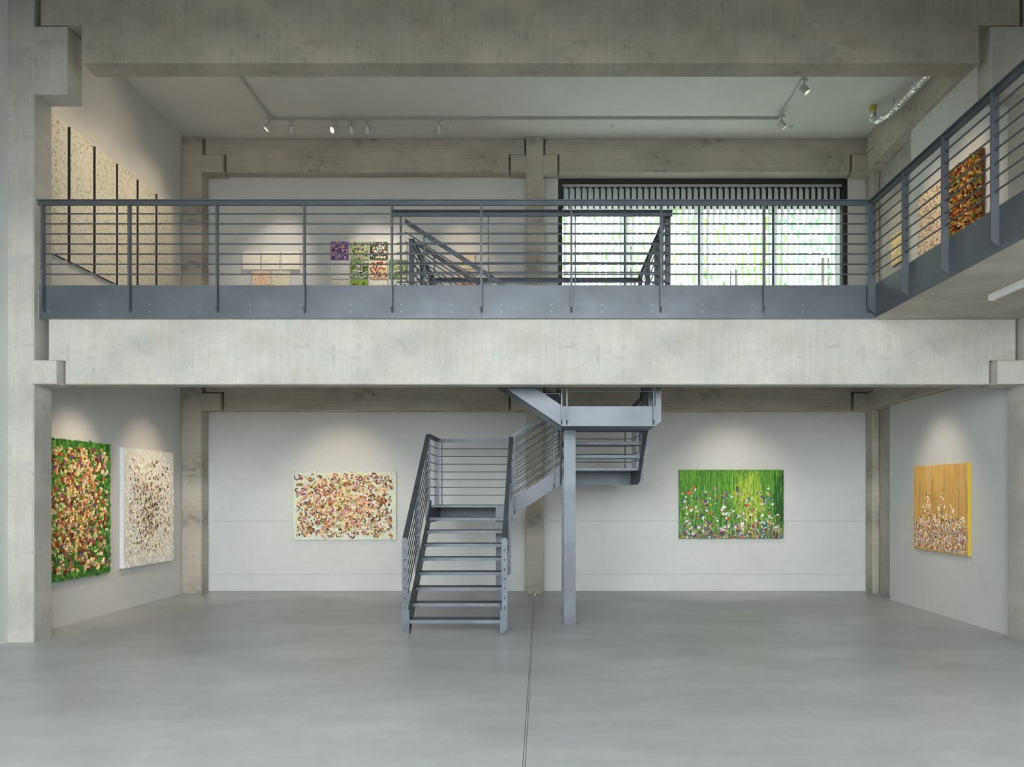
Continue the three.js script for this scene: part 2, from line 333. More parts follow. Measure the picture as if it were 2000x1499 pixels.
// ------------------------------------------------------------------ steel staircase: four flights winding round a square well
{
  const t = thing('steel_staircase', 'grey steel open-tread staircase winding up to the balcony level', 'staircase');
  const S = M.steel, part = (n, g) => mesh(n, g, S, t);
  const XL = -1.685, XR = -0.555, L1 = 1.55, L2 = 2.09, L3 = 2.80, DB = 10.0, D1 = 9.2, D3 = 7.77, D4 = 8.40, XI = 0.20, XO = 1.345, PL = 0.25;
  const treadX = (x0, x1, dn, df, y) => merge([box(x0, x1, y - 0.008, y, dn, df), box(x0, x1, y - 0.042, y - 0.008, dn, dn + 0.006), box(x0, x1, y - 0.042, y - 0.008, df - 0.006, df), box(x0, x0 + 0.035, y - 0.05, y - 0.03, dn + 0.03, dn + 0.15), box(x1 - 0.035, x1, y - 0.05, y - 0.03, dn + 0.03, dn + 0.15)]);
  const treadZ = (x0, x1, d0, d1, y) => merge([box(x0, x1, y - 0.008, y, d0, d1), box(x0, x0 + 0.008, y - 0.042, y - 0.008, d0, d1), box(x1 - 0.008, x1, y - 0.042, y - 0.008, d0, d1)]);
  const pt = (x, y, d) => [x, y, Z(d)];
  function railRun(a, b, gap = PITCH, n = 7, first = 0.158, ext = 0) {          // handrail with n rails parallel below it
    part('handrail', tee(a, b, 0.06, 0.045));
    for (let k = 0; k < n; k++) part('rail', rod([a[0], a[1] - first - k * gap, a[2]], [b[0], b[1] - first - k * gap, b[2]], 0.0075));
  }
  // flight 1, climbing away from the hall
  const r1 = L1 / 9, g1 = 0.187, f1 = 7.72;
  for (let i = 1; i <= 8; i++) part('tread', treadX(XL + 0.01, XR - 0.01, f1 + g1 * (i - 1), f1 + g1 * (i - 1) + 0.205, r1 * i));
  const slope1 = r1 / g1;
  for (const x of [XL, XR]) {
    const yb = d => (d - f1) * slope1 + r1 - 0.12;
    const pts = [[Z(f1 - 0.015), 0.004], [Z(f1 - 0.015), 0.30], [Z(D1), yb(D1) + 0.21], [Z(D1), yb(D1) - 0.03], [Z(f1 + 0.075), 0.004]];
    part('stringer', prismX(pts, x - 0.008, x + 0.008, 0));
  }
  const hand1 = d => 1.19 + (d - 7.70) * (2.59 - 1.19) / (D1 - 7.70);
  for (const s of [-1, 1]) {
    const x = s < 0 ? XL - 0.008 : XR + 0.008, xm = x + s * 0.035;
    for (const [d, y0] of [[7.705, 0.002], [8.45, 0.60], [9.18, 1.28]]) part('post', blade([x, Z(d)], [s, 0], 0.072, y0, hand1(d) - 0.03, 0.012));
    railRun(pt(xm, hand1(7.69), 7.69), pt(xm, 2.59, D1));
  }
  // landing 1
  part('landing', box(XL, XR, L1 - 0.03, L1, D1, DB));
  part('fascia_plate', box(XL - 0.006, XL + 0.006, L1 - PL, L1, D1, DB));
  part('fascia_plate', box(XL, XR, L1 - PL, L1, DB - 0.004, DB + 0.004));
  part('post', blade([XL - 0.006, Z(9.93)], [-1, 0], 0.072, L1 - PL, 2.56, 0.012));
  railRun(pt(XL - 0.04, 2.595, D1), pt(XL - 0.04, 2.595, DB + 0.03), 0.123);
  railRun(pt(XL - 0.04, 2.595, DB + 0.03), pt(XR + 0.03, 2.595, DB + 0.03), 0.123);
  for (const x of [XL + 0.02, XR - 0.0]) part('post', blade([x, Z(DB) - 0.006], [0, -1], 0.07, L1 - PL, 2.56, 0.012));
  // flight 2, to the right
  const y2 = x => 1.413 + (x + 0.464) * 0.659, x2a = XR, x2b = XI;
  for (const d of [D1, DB]) part('stringer', bar(pt(x2a, y2(x2a) + PL / 2, d), pt(x2b, y2(x2b) + PL / 2, d), 0.014, PL));
  part('tread', treadZ(-0.36, -0.07, D1 + 0.01, DB - 0.01, L1 + 0.18)); part('tread', treadZ(-0.10, 0.19, D1 + 0.01, DB - 0.01, L1 + 0.36));
  const hand2 = x => 2.60 + (x + 0.5) * 0.659;
  for (const d of [D1 - 0.03, DB + 0.03]) railRun(pt(XR + 0.02, hand2(XR), d), pt(XI + 0.02, hand2(XI), d));
  for (const x of [-0.464, 0.112]) { part('post', blade([x, Z(D1) + 0.007], [0, 1], 0.07, y2(x) + 0.01, hand2(x) - 0.03, 0.014)); part('post', blade([x, Z(DB) - 0.007], [0, -1], 0.07, y2(x) + 0.01, hand2(x) - 0.03, 0.014)); }
  // landing 2
  part('landing', box(XI, XO, L2 - 0.03, L2, 9.13, DB));
  part('fascia_plate', box(XI, XO, 1.858, L2, DB - 0.004, DB + 0.004));
  part('fascia_plate', box(XO - 0.006, XO + 0.006, 1.858, L2, 9.13, DB));
  railRun(pt(XI, 3.12, DB + 0.03), pt(XO + 0.03, 3.12, DB + 0.03), 0.123);
  railRun(pt(XO + 0.04, 3.12, DB + 0.03), pt(XO + 0.04, 3.12, 9.13), 0.123);
  for (const x of [XI + 0.02, XO - 0.09]) part('post', blade([x, Z(DB) - 0.006], [0, -1], 0.07, 1.86, 3.09, 0.014));
  for (const d of [9.93, 9.2]) part('post', blade([XO + 0.006, Z(d)], [1, 0], 0.072, 1.87, 3.09, 0.014));
  // flight 3, towards the hall
  for (let j = 1; j <= 3; j++) part('tread', treadX(XI + 0.02, XO - 0.01, 9.13 - 0.18 * j, 9.13 - 0.18 * j + 0.205, L2 + 0.1775 * j));
  const yb3 = d => 1.858 + (9.16 - d) / (9.16 - 8.36) * (2.554 - 1.858);
  for (const x of [XI + 0.012, XO]) part('stringer', prismX([[Z(9.16), yb3(9.16)], [Z(9.16), yb3(9.16) + PL], [Z(8.36), yb3(8.36) + PL], [Z(8.36), yb3(8.36)]], x - 0.007, x + 0.007, 0));
  const hand3 = d => 3.12 + (9.13 - d) / (9.13 - D4) * 0.72;
  for (const x of [XI - 0.02, XO + 0.04]) railRun(pt(x, hand3(9.13), 9.13), pt(x, hand3(D4), D4));
  part('post', blade([XO + 0.006, Z(8.75)], [1, 0], 0.072, yb3(8.75) + 0.03, hand3(8.75) - 0.03, 0.012));
  // landing 3
  part('landing', box(XI, XO, L3 - 0.03, L3, D3, 8.42));
  part('fascia_plate', box(XI - 0.002, XO + 0.002, 2.554, L3, D3 - 0.005, D3 + 0.005));
  part('fascia_plate', box(XO - 0.006, XO + 0.006, 2.554, L3, D3 + 0.005, 8.37));
  part('soffit_plate', box(XI, XO - 0.006, 2.556, 2.566, D3 + 0.005, 8.36));
  const r3 = L3 + 0.98 + 0.06;
  railRun(pt(XI + 0.02, r3, D3 - 0.03), pt(XO + 0.04, r3, D3 - 0.03));
  railRun(pt(XO + 0.04, r3, D3 - 0.03), pt(XO + 0.04, r3, D4));
  for (const x of [0.253, 1.318]) part('post', blade([x, Z(D3) + 0.007], [0, 1], 0.068, 2.57, r3 - 0.03, 0.014));
  for (const d of [D3 + 0.025, 8.35]) part('post', blade([XO + 0.006, Z(d)], [1, 0], 0.07, 2.56, r3 - 0.03, 0.012));
  // flight 4, up to the left
  const y4 = x => 2.568 + (0.176 - x) * 0.672, x4 = -1.56;
  for (const d of [D3, D4]) part('stringer', bar(pt(XI, y4(XI) + PL / 2, d), pt(x4, y4(x4) + PL / 2, d), 0.014, PL));
  for (let j = 1; j <= 7; j++) { const xn = 0.17 - 0.247 * (j - 1); part('tread', treadZ(xn - 0.285, xn, D3 + 0.006, D4 - 0.006, L3 + 0.1625 * j)); }
  part('landing', box(-1.74, -1.545, MEZZ - 0.02, MEZZ + 0.002, 7.61, D4));
  const hand4 = x => r3 + (XI - x) * (RAIL_TOP - r3) / (XI + 1.78);
  for (const d of [D3 - 0.03, D4 + 0.02]) railRun(pt(XI, hand4(XI), d), pt(-1.735, hand4(-1.735), d));
  for (const x of [0.19, -0.68, -1.5]) { part('post', blade([x, Z(D3) + 0.007], [0, 1], 0.068, y4(x) + 0.01, hand4(x) - 0.03, 0.014)); part('post', blade([x, Z(D4) - 0.007], [0, -1], 0.068, y4(x) + 0.01, hand4(x) - 0.03, 0.014)); }
  // supports
  const prop = (x0, x1, d0, y1) => {
    const z1 = Z(d0), z0 = z1 - 0.15;
    part('support_post', merge([boxZ(x0, x1, 0.012, y1, z1 - 0.012, z1), boxZ(x0, x1, 0.012, y1, z0, z0 + 0.012), boxZ((x0 + x1) / 2 - 0.006, (x0 + x1) / 2 + 0.006, 0.012, y1, z0 + 0.012, z1 - 0.012), boxZ(x0 - 0.01, x1 + 0.01, 0, 0.012, z0 - 0.01, z1 + 0.01)]));
  };
  prop(0.234, 0.385, 8.26, 2.556); prop(0.222, 0.37, 9.14, L2 - 0.03); prop(-0.735, -0.585, 9.14, L1 - 0.03);
  seat(t);
}

// ------------------------------------------------------------------ back window with vertical blinds and the garden behind it
{
  const x0 = 0.212, x1 = 5.303, y0 = MEZZ, y1 = 7.278, zb = Z(BACK);
  const w = structGroup('window_1');
  const f = 0.07, zf0 = zb - 0.16, zf1 = zb + 0.012;
  mesh('frame', merge([boxZ(x0, x0 + f, y0, y1, zf0, zf1), boxZ(x1 - f, x1, y0, y1, zf0, zf1), boxZ(x0 + f, x1 - f, y1 - f, y1, zf0, zf1), boxZ(x0 + f, x1 - f, y0, y0 + f, zf0, zf1)]), M.dark, w);
  const zg = zb - 0.24;
  mesh('transom_panel', boxZ(x0, x1, 6.82, y1, zg - 0.03, zg + 0.03), M.dark, w);
  const mull = [X(1218, 11.3), X(1366, 11.3), X(1508, 11.3), X(1637, 11.3)];
  for (const x of mull) mesh('mullion', boxZ(x - 0.055, x + 0.055, y0, 6.82, zg - 0.03, zg + 0.03), M.dark, w);
  const edges = [x0, ...mull, x1];
  for (let i = 0; i + 1 < edges.length; i++) { const a = edges[i] + (i ? 0.055 : 0), b = edges[i + 1] - (i + 2 < edges.length ? 0.055 : 0); if (b - a > 0.05) mesh('pane', boxZ(a, b, y0, 6.82, zg - 0.004, zg + 0.004), M.glass, w); }

  const t = thing('vertical_blind', 'white vertical slat blinds hanging in the upper window', 'blinds');
  const zc = zb - 0.085, n = 45, pitch = (x1 - x0 - 2 * f - 0.02) / n, ang = 0.62, sw = 0.105;
  mesh('head_rail', boxZ(x0 + f + 0.005, x1 - f - 0.005, 7.165, 7.2, zc - 0.025, zc + 0.025), M.track, t);
  const sg = (() => { const g = new THREE.PlaneGeometry(sw, 3.0, 4, 1), p = g.attributes.position; for (let i = 0; i < p.count; i++) { const q = p.getX(i) / sw * 2; p.setZ(i, 0.006 * (1 - q * q)); } g.computeVertexNormals(); g.translate(0, 4.135 + 1.5, 0); return g; })();
  const cg = new THREE.BoxGeometry(0.012, 0.03, 0.012);
  for (let i = 0; i < n; i++) {
    const m = mesh('slat', sg, M.slat, t); m.position.set(x0 + f + 0.012 + (i + 0.5) * pitch, 0, zc); m.rotation.y = ang;
    const c = mesh('carrier', cg, M.white, m); c.position.set(0, 7.15, 0);
  }
  seat(t);

  const r = rng(5);
  const leaf = new THREE.PlaneGeometry(0.2, 0.12, 1, 1);
  const leafM = new THREE.MeshPhysicalMaterial({ name: 'leaf', color: 0xffffff, roughness: 0.9, transmission: 0.4, thickness: 0, side: THREE.DoubleSide });
  const trees = [[-0.6, -19.0, 8.6, 1.5, 0x8fb050, 'yellow-green leafy tree outside the left end of the blinds'], [1.9, -20.2, 9.0, 1.6, 0x7fa854, 'green leafy tree outside the blinds left of centre'], [4.2, -19.3, 8.2, 1.5, 0x7ca648, 'green leafy tree outside the middle of the blinds'], [6.6, -20.5, 8.8, 1.7, 0x6c9a6c, 'darker green leafy tree outside the right end of the blinds']];
  for (const [x, z, h, rad, c, label] of trees) {
    const g = thing('garden_tree', label, 'tree', 'trees outside the upper window');
    mesh('trunk', rod([x, -0.3, z], [x, h - 1.5, z], 0.11, 8), M.bark, g);
    const N = 300, im = new THREE.InstancedMesh(leaf, leafM, N), o = new THREE.Object3D(), col = new THREE.Color(), base = new THREE.Color(c);
    for (let i = 0; i < N; i++) {
      const a = r() * 6.283, q = Math.cbrt(r()), e = Math.acos(2 * r() - 1);
      o.position.set(x + rad * q * Math.sin(e) * Math.cos(a), h - 1.9 + 2.6 * q * Math.cos(e), z + rad * q * Math.sin(e) * Math.sin(a));
      o.rotation.set(r() * 6, r() * 6, r() * 6); o.scale.setScalar(0.8 + r() * 0.9); o.updateMatrix(); im.setMatrixAt(i, o.matrix);
      im.setColorAt(i, col.copy(base).multiplyScalar(0.6 + r() * 0.9));
    }
    im.name = 'foliage'; im.userData = { kind: 'stuff' }; im.castShadow = im.receiveShadow = true; g.add(im);
    seat(g);
  }
}

// ------------------------------------------------------------------ track lighting
const TRACK_Y = CEIL - 0.03;
function spotlight(label, pos, aim, cd, color, angle, group, lit = true) {  // pos = track point
  const t = thing('spotlight', label, 'spotlight', group);
  const [x, y, z] = pos;
  mesh('adapter', boxZ(x - 0.05, x + 0.05, y - 0.045, y - 0.012, z - 0.018, z + 0.018), M.track, t);
  mesh('stem', rod([x, y - 0.045, z], [x, y - 0.11, z], 0.012, 8), M.track, t);
  const c = new THREE.Vector3(x, y - 0.165, z), dir = new THREE.Vector3(...aim).sub(c).normalize();
  const q = new THREE.Quaternion().setFromUnitVectors(new THREE.Vector3(0, 1, 0), dir);
  const pr = [[0.0, -0.06], [0.05, -0.06], [0.056, -0.05], [0.056, 0.068], [0.049, 0.068], [0.049, 0.03], [0.0, 0.03]].map(p => new THREE.Vector2(...p));
  const hs = mesh('housing', worldUV(new THREE.LatheGeometry(pr, 20).applyQuaternion(q).translate(c.x, c.y, c.z)), M.track, t);
  const lens = mesh('lamp_face', worldUV(new THREE.CylinderGeometry(0.044, 0.044, 0.006, 18).translate(0, 0.036, 0).applyQuaternion(q).translate(c.x, c.y, c.z)), lit ? M.lamp : M.white, t);
  if (cd > 0) {
    const l = new THREE.SpotLight(new THREE.Color().setRGB(...color), cd, 0, angle, 1, 2);
    l.position.copy(c).addScaledVector(dir, 0.075); l.target.position.set(...aim); l.castShadow = true; l.shadow.radius = 1.5; l.name = 'spot_beam';
    l.target.updateMatrixWorld(); t.add(l);
    // keep the target in step with the group shift made by seat()
    t.add(l.target); l.target.name = 'spot_aim';
  }
  return seat(t);
}
const WARM = [1.0, 0.80, 0.56], NEUT = [1.0, 0.87, 0.70];
{
  const dB = 10.3, xL = -4.5, xR = 3.8;
  const t = thing('light_track', 'slim white lighting track on the upper ceiling, running along three sides', 'light track');
  const tr = 0.018;
  mesh('track_rail', boxZ(xL - tr, xR + tr, TRACK_Y - 0.012, CEIL - 0.001, Z(dB) - tr, Z(dB) + tr), M.track, t);
  for (const x of [xL, xR]) mesh('track_rail', boxZ(x - tr, x + tr, TRACK_Y - 0.012, CEIL - 0.001, Z(dB) + tr + 0.002, Z(7.7)), M.track, t);
  seat(t);
  const B = (px) => [X(px, dB), TRACK_Y, Z(dB)];
  const G = 'spotlights on the upper lighting track';
  spotlight('white track spotlight at the left corner of the upper track, aimed at the left wall', [xL, TRACK_Y, Z(10.22)], [-6.25, 5.7, Z(9.9)], 7, WARM, 0.6, G);
  spotlight('white track spotlight second from the left corner with its front lit', B(569), [-4.85, 5.3, Z(11.1)], 13, NEUT, 0.40, G, false);
  spotlight('glaring lit track spotlight turned towards the viewer', B(655), [-6.2, 5.9, Z(8.6)], 9, WARM, 0.62, G);
  spotlight('white track spotlight just right of the glaring one', B(686), [-3.0, 5.45, Z(11.1)], 11, NEUT, 0.36, G);
  spotlight('white track spotlight third right of the glaring one, above the colourful tiles', B(718), [-2.5, 5.3, Z(11.1)], 10, NEUT, 0.36, G);
  spotlight('lone white track spotlight left of the middle column', B(857), [-1.4, 5.3, Z(11.1)], 10, WARM, 0.36, G);
  spotlight('white track spotlight at the right corner of the upper track', [xR, TRACK_Y, Z(10.17)], [5.7, 5.6, Z(10.2)], 7, WARM, 0.42, G);
  spotlight('white track spotlight on the right arm of the upper track, just under the top beam', [xR, TRACK_Y, Z(9.28)], [5.55, 5.3, Z(8.9)], 13, WARM, 0.42, G);
  const GH = 'spotlights on the upper track hidden by the top beam';
  spotlight('white track spotlight on the left arm of the track, hidden by the beam, farther one', [xL, TRACK_Y, Z(8.8)], [-6.25, 5.6, Z(9.0)], 6, WARM, 0.6, GH);
  spotlight('white track spotlight on the left arm of the track, hidden by the beam, nearer one', [xL, TRACK_Y, Z(8.1)], [-6.25, 5.6, Z(8.2)], 6, WARM, 0.6, GH);
  spotlight('white track spotlight on the right arm of the upper track behind the top beam', [xR, TRACK_Y, Z(8.3)], [5.55, 5.3, Z(8.3)], 15, WARM, 0.42, GH);
}
{
  // ground-floor track under the mezzanine slab, hidden by the front beam
  const y = SLAB0 - 0.001, ty = y - 0.03, tr = 0.018, dB = 9.97, xL = -4.75, xR = 4.25;
  const t = thing('light_track', 'slim white lighting track under the balcony slab behind the pale beam', 'light track');
  mesh('track_rail', boxZ(xL - tr, -1.8, ty - 0.012, y, Z(dB) - tr, Z(dB) + tr), M.track, t);
  mesh('track_rail', boxZ(1.6, xR + tr, ty - 0.012, y, Z(dB) - tr, Z(dB) + tr), M.track, t);
  for (const x of [xL, xR]) mesh('track_rail', boxZ(x - tr, x + tr, ty - 0.012, y, Z(dB) + tr + 0.002, Z(7.7)), M.track, t);
  seat(t);
  const G = 'spotlights under the balcony slab';
  spotlight('white spotlight under the slab aimed at the pale flower relief on the far wall', [-3.55, ty, Z(dB)], [-3.55, 1.45, Z(11.08)], 6.5, WARM, 0.66, G);
  spotlight('white spotlight under the slab aimed at the green meadow painting', [3.25, ty, Z(dB)], [3.25, 1.45, Z(11.08)], 6.5, NEUT, 0.66, G);
  spotlight('white spotlight under the slab aimed at the green leaf relief', [xL, ty, Z(8.35)], [-6.24, 1.5, Z(8.35)], 12, WARM, 0.58, G);
  spotlight('white spotlight under the slab aimed at the white speckled painting', [xL, ty, Z(9.75)], [-6.24, 1.5, Z(9.85)], 8, WARM, 0.62, G);
  spotlight('white spotlight under the slab aimed at the yellow painting', [xR, ty, Z(8.9)], [5.57, 1.4, Z(8.9)], 6.5, NEUT, 0.62, G);
}

// ------------------------------------------------------------------ small fittings
{
  for (const [px, py, label] of [[882, 247, 'small white ceiling detector left of the middle column'], [1197, 246, 'small white ceiling detector above the left part of the blinds'], [1543, 247, 'small white ceiling detector above the right part of the blinds']]) {
    const d = (CEIL - EYE) * 1230 / (965 - py), x = X(px, d);
    const t = thing('smoke_detector', label, 'detector', 'ceiling detectors');
    mesh('base', worldUV(new THREE.CylinderGeometry(0.05, 0.05, 0.015, 20).translate(x, CEIL - 0.0085, Z(d))), M.white, t);
    mesh('sensor_head', worldUV(new THREE.LatheGeometry([[0, -0.045], [0.022, -0.043], [0.034, -0.03], [0.038, 0]].map(p => new THREE.Vector2(...p)), 20).translate(x, CEIL - 0.016, Z(d))), M.white, t);
    seat(t);
  }
  // flexible foil duct
  const t = thing('flexible_duct', 'crinkled silver foil duct hanging beside the right ceiling beam', 'duct');
  const cv = new THREE.CatmullRomCurve3([[5.19, 7.80, 10.0], [5.185, 7.70, 10.0], [5.22, 7.625, 9.95], [5.31, 7.62, 9.80], [5.36, 7.63, 9.55], [5.365, 7.63, 9.2], [5.37, 7.625, 8.95], [5.395, 7.62, 8.82], [5.44, 7.62, 8.79]].map(([x, y, d]) => new THREE.Vector3(x, y, Z(d))));
  const g = new THREE.TubeGeometry(cv, 150, 0.055, 12), p = g.attributes.position, nn = g.attributes.normal, r = rng(77);
  for (let i = 0; i <= 150; i++) { const ring = (i % 3 === 0 ? 0.0035 : -0.002); for (let j = 0; j < 12; j++) { const o = ring + (r() - 0.5) * 0.014; for (const k of j ? [j] : [0, 12]) { const q = i * 13 + k; p.setXYZ(q, p.getX(q) + nn.getX(q) * o, p.getY(q) + nn.getY(q) * o, p.getZ(q) + nn.getZ(q) * o); } } }
  const facets = g.toNonIndexed(); facets.computeVertexNormals();      // creased foil: every facet catches light on its own
  mesh('foil_tube', worldUV(facets), M.foil, t);
  mesh('foam_collar', worldUV(new THREE.CylinderGeometry(0.058, 0.056, 0.09, 18).translate(5.19, CEIL - 0.046, Z(10.0))), M.yellow, t).userData = { label: 'yellow foam collar at the ceiling' };
  mesh('hanger_rod', rod([5.40, 7.68, Z(9.78)], [5.40, CEIL - 0.001, Z(9.78)], 0.005), M.joint, t);
  mesh('end_cap', worldUV(new THREE.CylinderGeometry(0.03, 0.03, 0.05, 14).rotateZ(Math.PI / 2).translate(5.482, 7.62, Z(8.79))), M.red, t).userData = { label: 'red end cap' };
  seat(t);

  // light batten under the gallery slab
  const b = thing('batten_light', 'white linear batten fixed under the gallery slab at the right edge', 'batten light');
  mesh('housing', boxZ(4.545, 4.605, SLAB0 - 0.035, SLAB0 - 0.001, Z(6.46), Z(5.2)), M.white, b);
  mesh('diffuser', boxZ(4.55, 4.60, SLAB0 - 0.06, SLAB0 - 0.035, Z(6.45), Z(5.21)), M.tube, b);
  mesh('end_cap', boxZ(4.543, 4.607, SLAB0 - 0.063, SLAB0 - 0.001, Z(6.475), Z(6.46)), M.white, b);
  seat(b);

  const sgn = thing('exit_sign', 'small glowing orange sign on the upper right wall above the railing', 'sign');
  const z0 = Z(7.70), z1 = Z(7.61), yy = 6.98;
  mesh('sign_frame', boxZ(PR - 0.035, PR - 0.001, yy, yy + 0.16, z0, z1), std({ color: 0xa85a26, roughness: 0.5 }), sgn);
  const glow = std({ color: 0xffe2b0, emissive: new THREE.Color(1, 0.55, 0.2), emissiveIntensity: 0.7 });
  for (const [a, c] of [[0, 0], [1, 0], [0, 1], [1, 1]]) { const zw = (z1 - z0) / 2; mesh('sign_pane', boxZ(PR - 0.04, PR - 0.035, yy + 0.015 + c * 0.07, yy + 0.075 + c * 0.07, z0 + zw * a + 0.008, z0 + zw * (a + 1) - 0.008), glow, sgn); }
  for (const [a, c] of [[0.5, 0.5]]) mesh('sign_bar', boxZ(PR - 0.039, PR - 0.035, yy + 0.0755, yy + 0.0845, z0, z1), std({ color: 0x7a3d18 }), sgn);
  seat(sgn);

  const wp = thing('wall_plate', 'small cream switch plate on the far wall right of the blinds', 'switch plate');
  const wx = X(1673, 11.08), wy = Y(542, 11.08);
  mesh('plate', boxZ(wx - 0.045, wx + 0.045, wy - 0.03, wy + 0.03, Z(BACK) + 0.0005, Z(BACK) + 0.01), M.white, wp);
  for (const s of [-1, 0, 1]) mesh('button', boxZ(wx + s * 0.026 - 0.01, wx + s * 0.026 + 0.01, wy - 0.016, wy + 0.016, Z(BACK) + 0.0105, Z(BACK) + 0.014), M.track, wp);
  seat(wp);
}

// ------------------------------------------------------------------ paintings
function paintTex(w, h, draw, seed) {
  const c = document.createElement('canvas'); c.width = w; c.height = h;
  const ctx = c.getContext('2d'); draw(ctx, w, h, rng(seed));
  const t = new THREE.CanvasTexture(c); t.colorSpace = THREE.SRGBColorSpace; return t;
}
const pick = (a, r) => a[Math.floor(r() * a.length)];
class Daubs {                                // impasto: raised strokes, petals, curls and rings of paint, vertex coloured
  constructor(seed) { this.r = rng(seed); this.p = []; this.c = []; }
  tri(a, b, c, col) { this.p.push(...a, ...b, ...c); for (let i = 0; i < 3; i++) this.c.push(col.r, col.g, col.b); }
  blob(x, y, rx, ry, rot, h, hex, seg = 8, z = 0) {
    const col = new THREE.Color(hex).multiplyScalar(0.85 + this.r() * 0.3), cs = Math.cos(rot), sn = Math.sin(rot), P = [], Q = [];
    for (let i = 0; i < seg; i++) {
      const a = i / seg * 6.2832, k = 0.8 + this.r() * 0.4, u = Math.cos(a) * rx * k, v = Math.sin(a) * ry * k;
      P.push([x + u * cs - v * sn, y + u * sn + v * cs, z]);
      Q.push([x + (u * cs - v * sn) * 0.7, y + (u * sn + v * cs) * 0.7, z + h * (0.75 + 0.35 * this.r())]);
    }
    const top = [x, y, z + h * (0.55 + 0.3 * this.r())];
    for (let i = 0; i < seg; i++) { const j = (i + 1) % seg; this.tri(P[i], P[j], Q[j], col); this.tri(P[i], Q[j], Q[i], col); this.tri(Q[i], Q[j], top, col); }
  }
  ring(x, y, rad, wd, h, hex, from = 0, sweep = 6.2832, seg = 11) {
    const col = new THREE.Color(hex).multiplyScalar(0.85 + this.r() * 0.3), e = 0.75 + this.r() * 0.4, S = [];
    for (let i = 0; i <= seg; i++) { const a = from + i / seg * sweep, k = 0.92 + this.r() * 0.16; S.push([-1, 0, 1].map(s => [x + Math.cos(a) * (rad + s * wd) * k, y + Math.sin(a) * (rad + s * wd) * k * e, s ? 0 : h])); }
    for (let i = 0; i < seg; i++) for (let s = 0; s < 2; s++) { this.tri(S[i][s + 1], S[i][s], S[i + 1][s], col); this.tri(S[i][s + 1], S[i + 1][s], S[i + 1][s + 1], col); }
  }
  stroke(x, y, len, wd, rot, h, hex) { this.blob(x, y, wd, len, rot, h, hex, 6); }
  build() {
    const g = new THREE.BufferGeometry();
    g.setAttribute('position', new THREE.Float32BufferAttribute(this.p, 3)); g.setAttribute('color', new THREE.Float32BufferAttribute(this.c, 3));
    g.computeVertexNormals(); return worldUV(g);
  }
}
const paintM = std({ name: 'oil_paint', vertexColors: true, roughness: 0.55, side: THREE.DoubleSide });
// wall: 'left' | 'right' | 'back'; at = [along (z or x) centre, bottom y, wall coordinate]
function painting(name, label, wall, at, w, h, t, side, tex, daubs, group) {
  const g = thing(name, label, 'painting', group);
  const faceM = tex.isTexture ? std({ map: tex, roughness: 0.7 }) : std({ color: tex, roughness: 0.8 });
  const body = mesh('canvas', new THREE.BoxGeometry(w, h, t - 0.004).translate(0, h / 2, (t - 0.004) / 2 + 0.001), std({ color: side, roughness: 0.85 }), g);
  const fg = new THREE.BoxGeometry(w, h, 0.004).translate(0, h / 2, t - 0.002 + 0.001);
  mesh('painted_face', fg, faceM, g);
  if (daubs) { const m = mesh('paint_daubs', daubs.build(), paintM, g); m.position.set(0, h / 2, t + 0.001); m.userData = { kind: 'stuff' }; }
  if (wall === 'back') g.position.set(at[0], at[1], at[2]);
  else { g.rotation.y = wall === 'left' ? Math.PI / 2 : -Math.PI / 2; g.position.set(at[2], at[1], at[0]); }
  return g;
}
const strokes = (ctx, W, H, r, n, cols, len, wd, vertical = true, alpha = 0.7) => {
  ctx.globalAlpha = alpha;
  for (let i = 0; i < n; i++) { ctx.fillStyle = pick(cols, r); const l = len * (0.4 + r()), b = wd * (0.4 + r()), x = r() * W, y = r() * H; vertical ? ctx.fillRect(x - b / 2, y - l / 2, b, l) : ctx.fillRect(x - l / 2, y - b / 2, l, b); }
  ctx.globalAlpha = 1;
};
const gauss = r => (r() + r() + r() - 1.5) / 1.5;
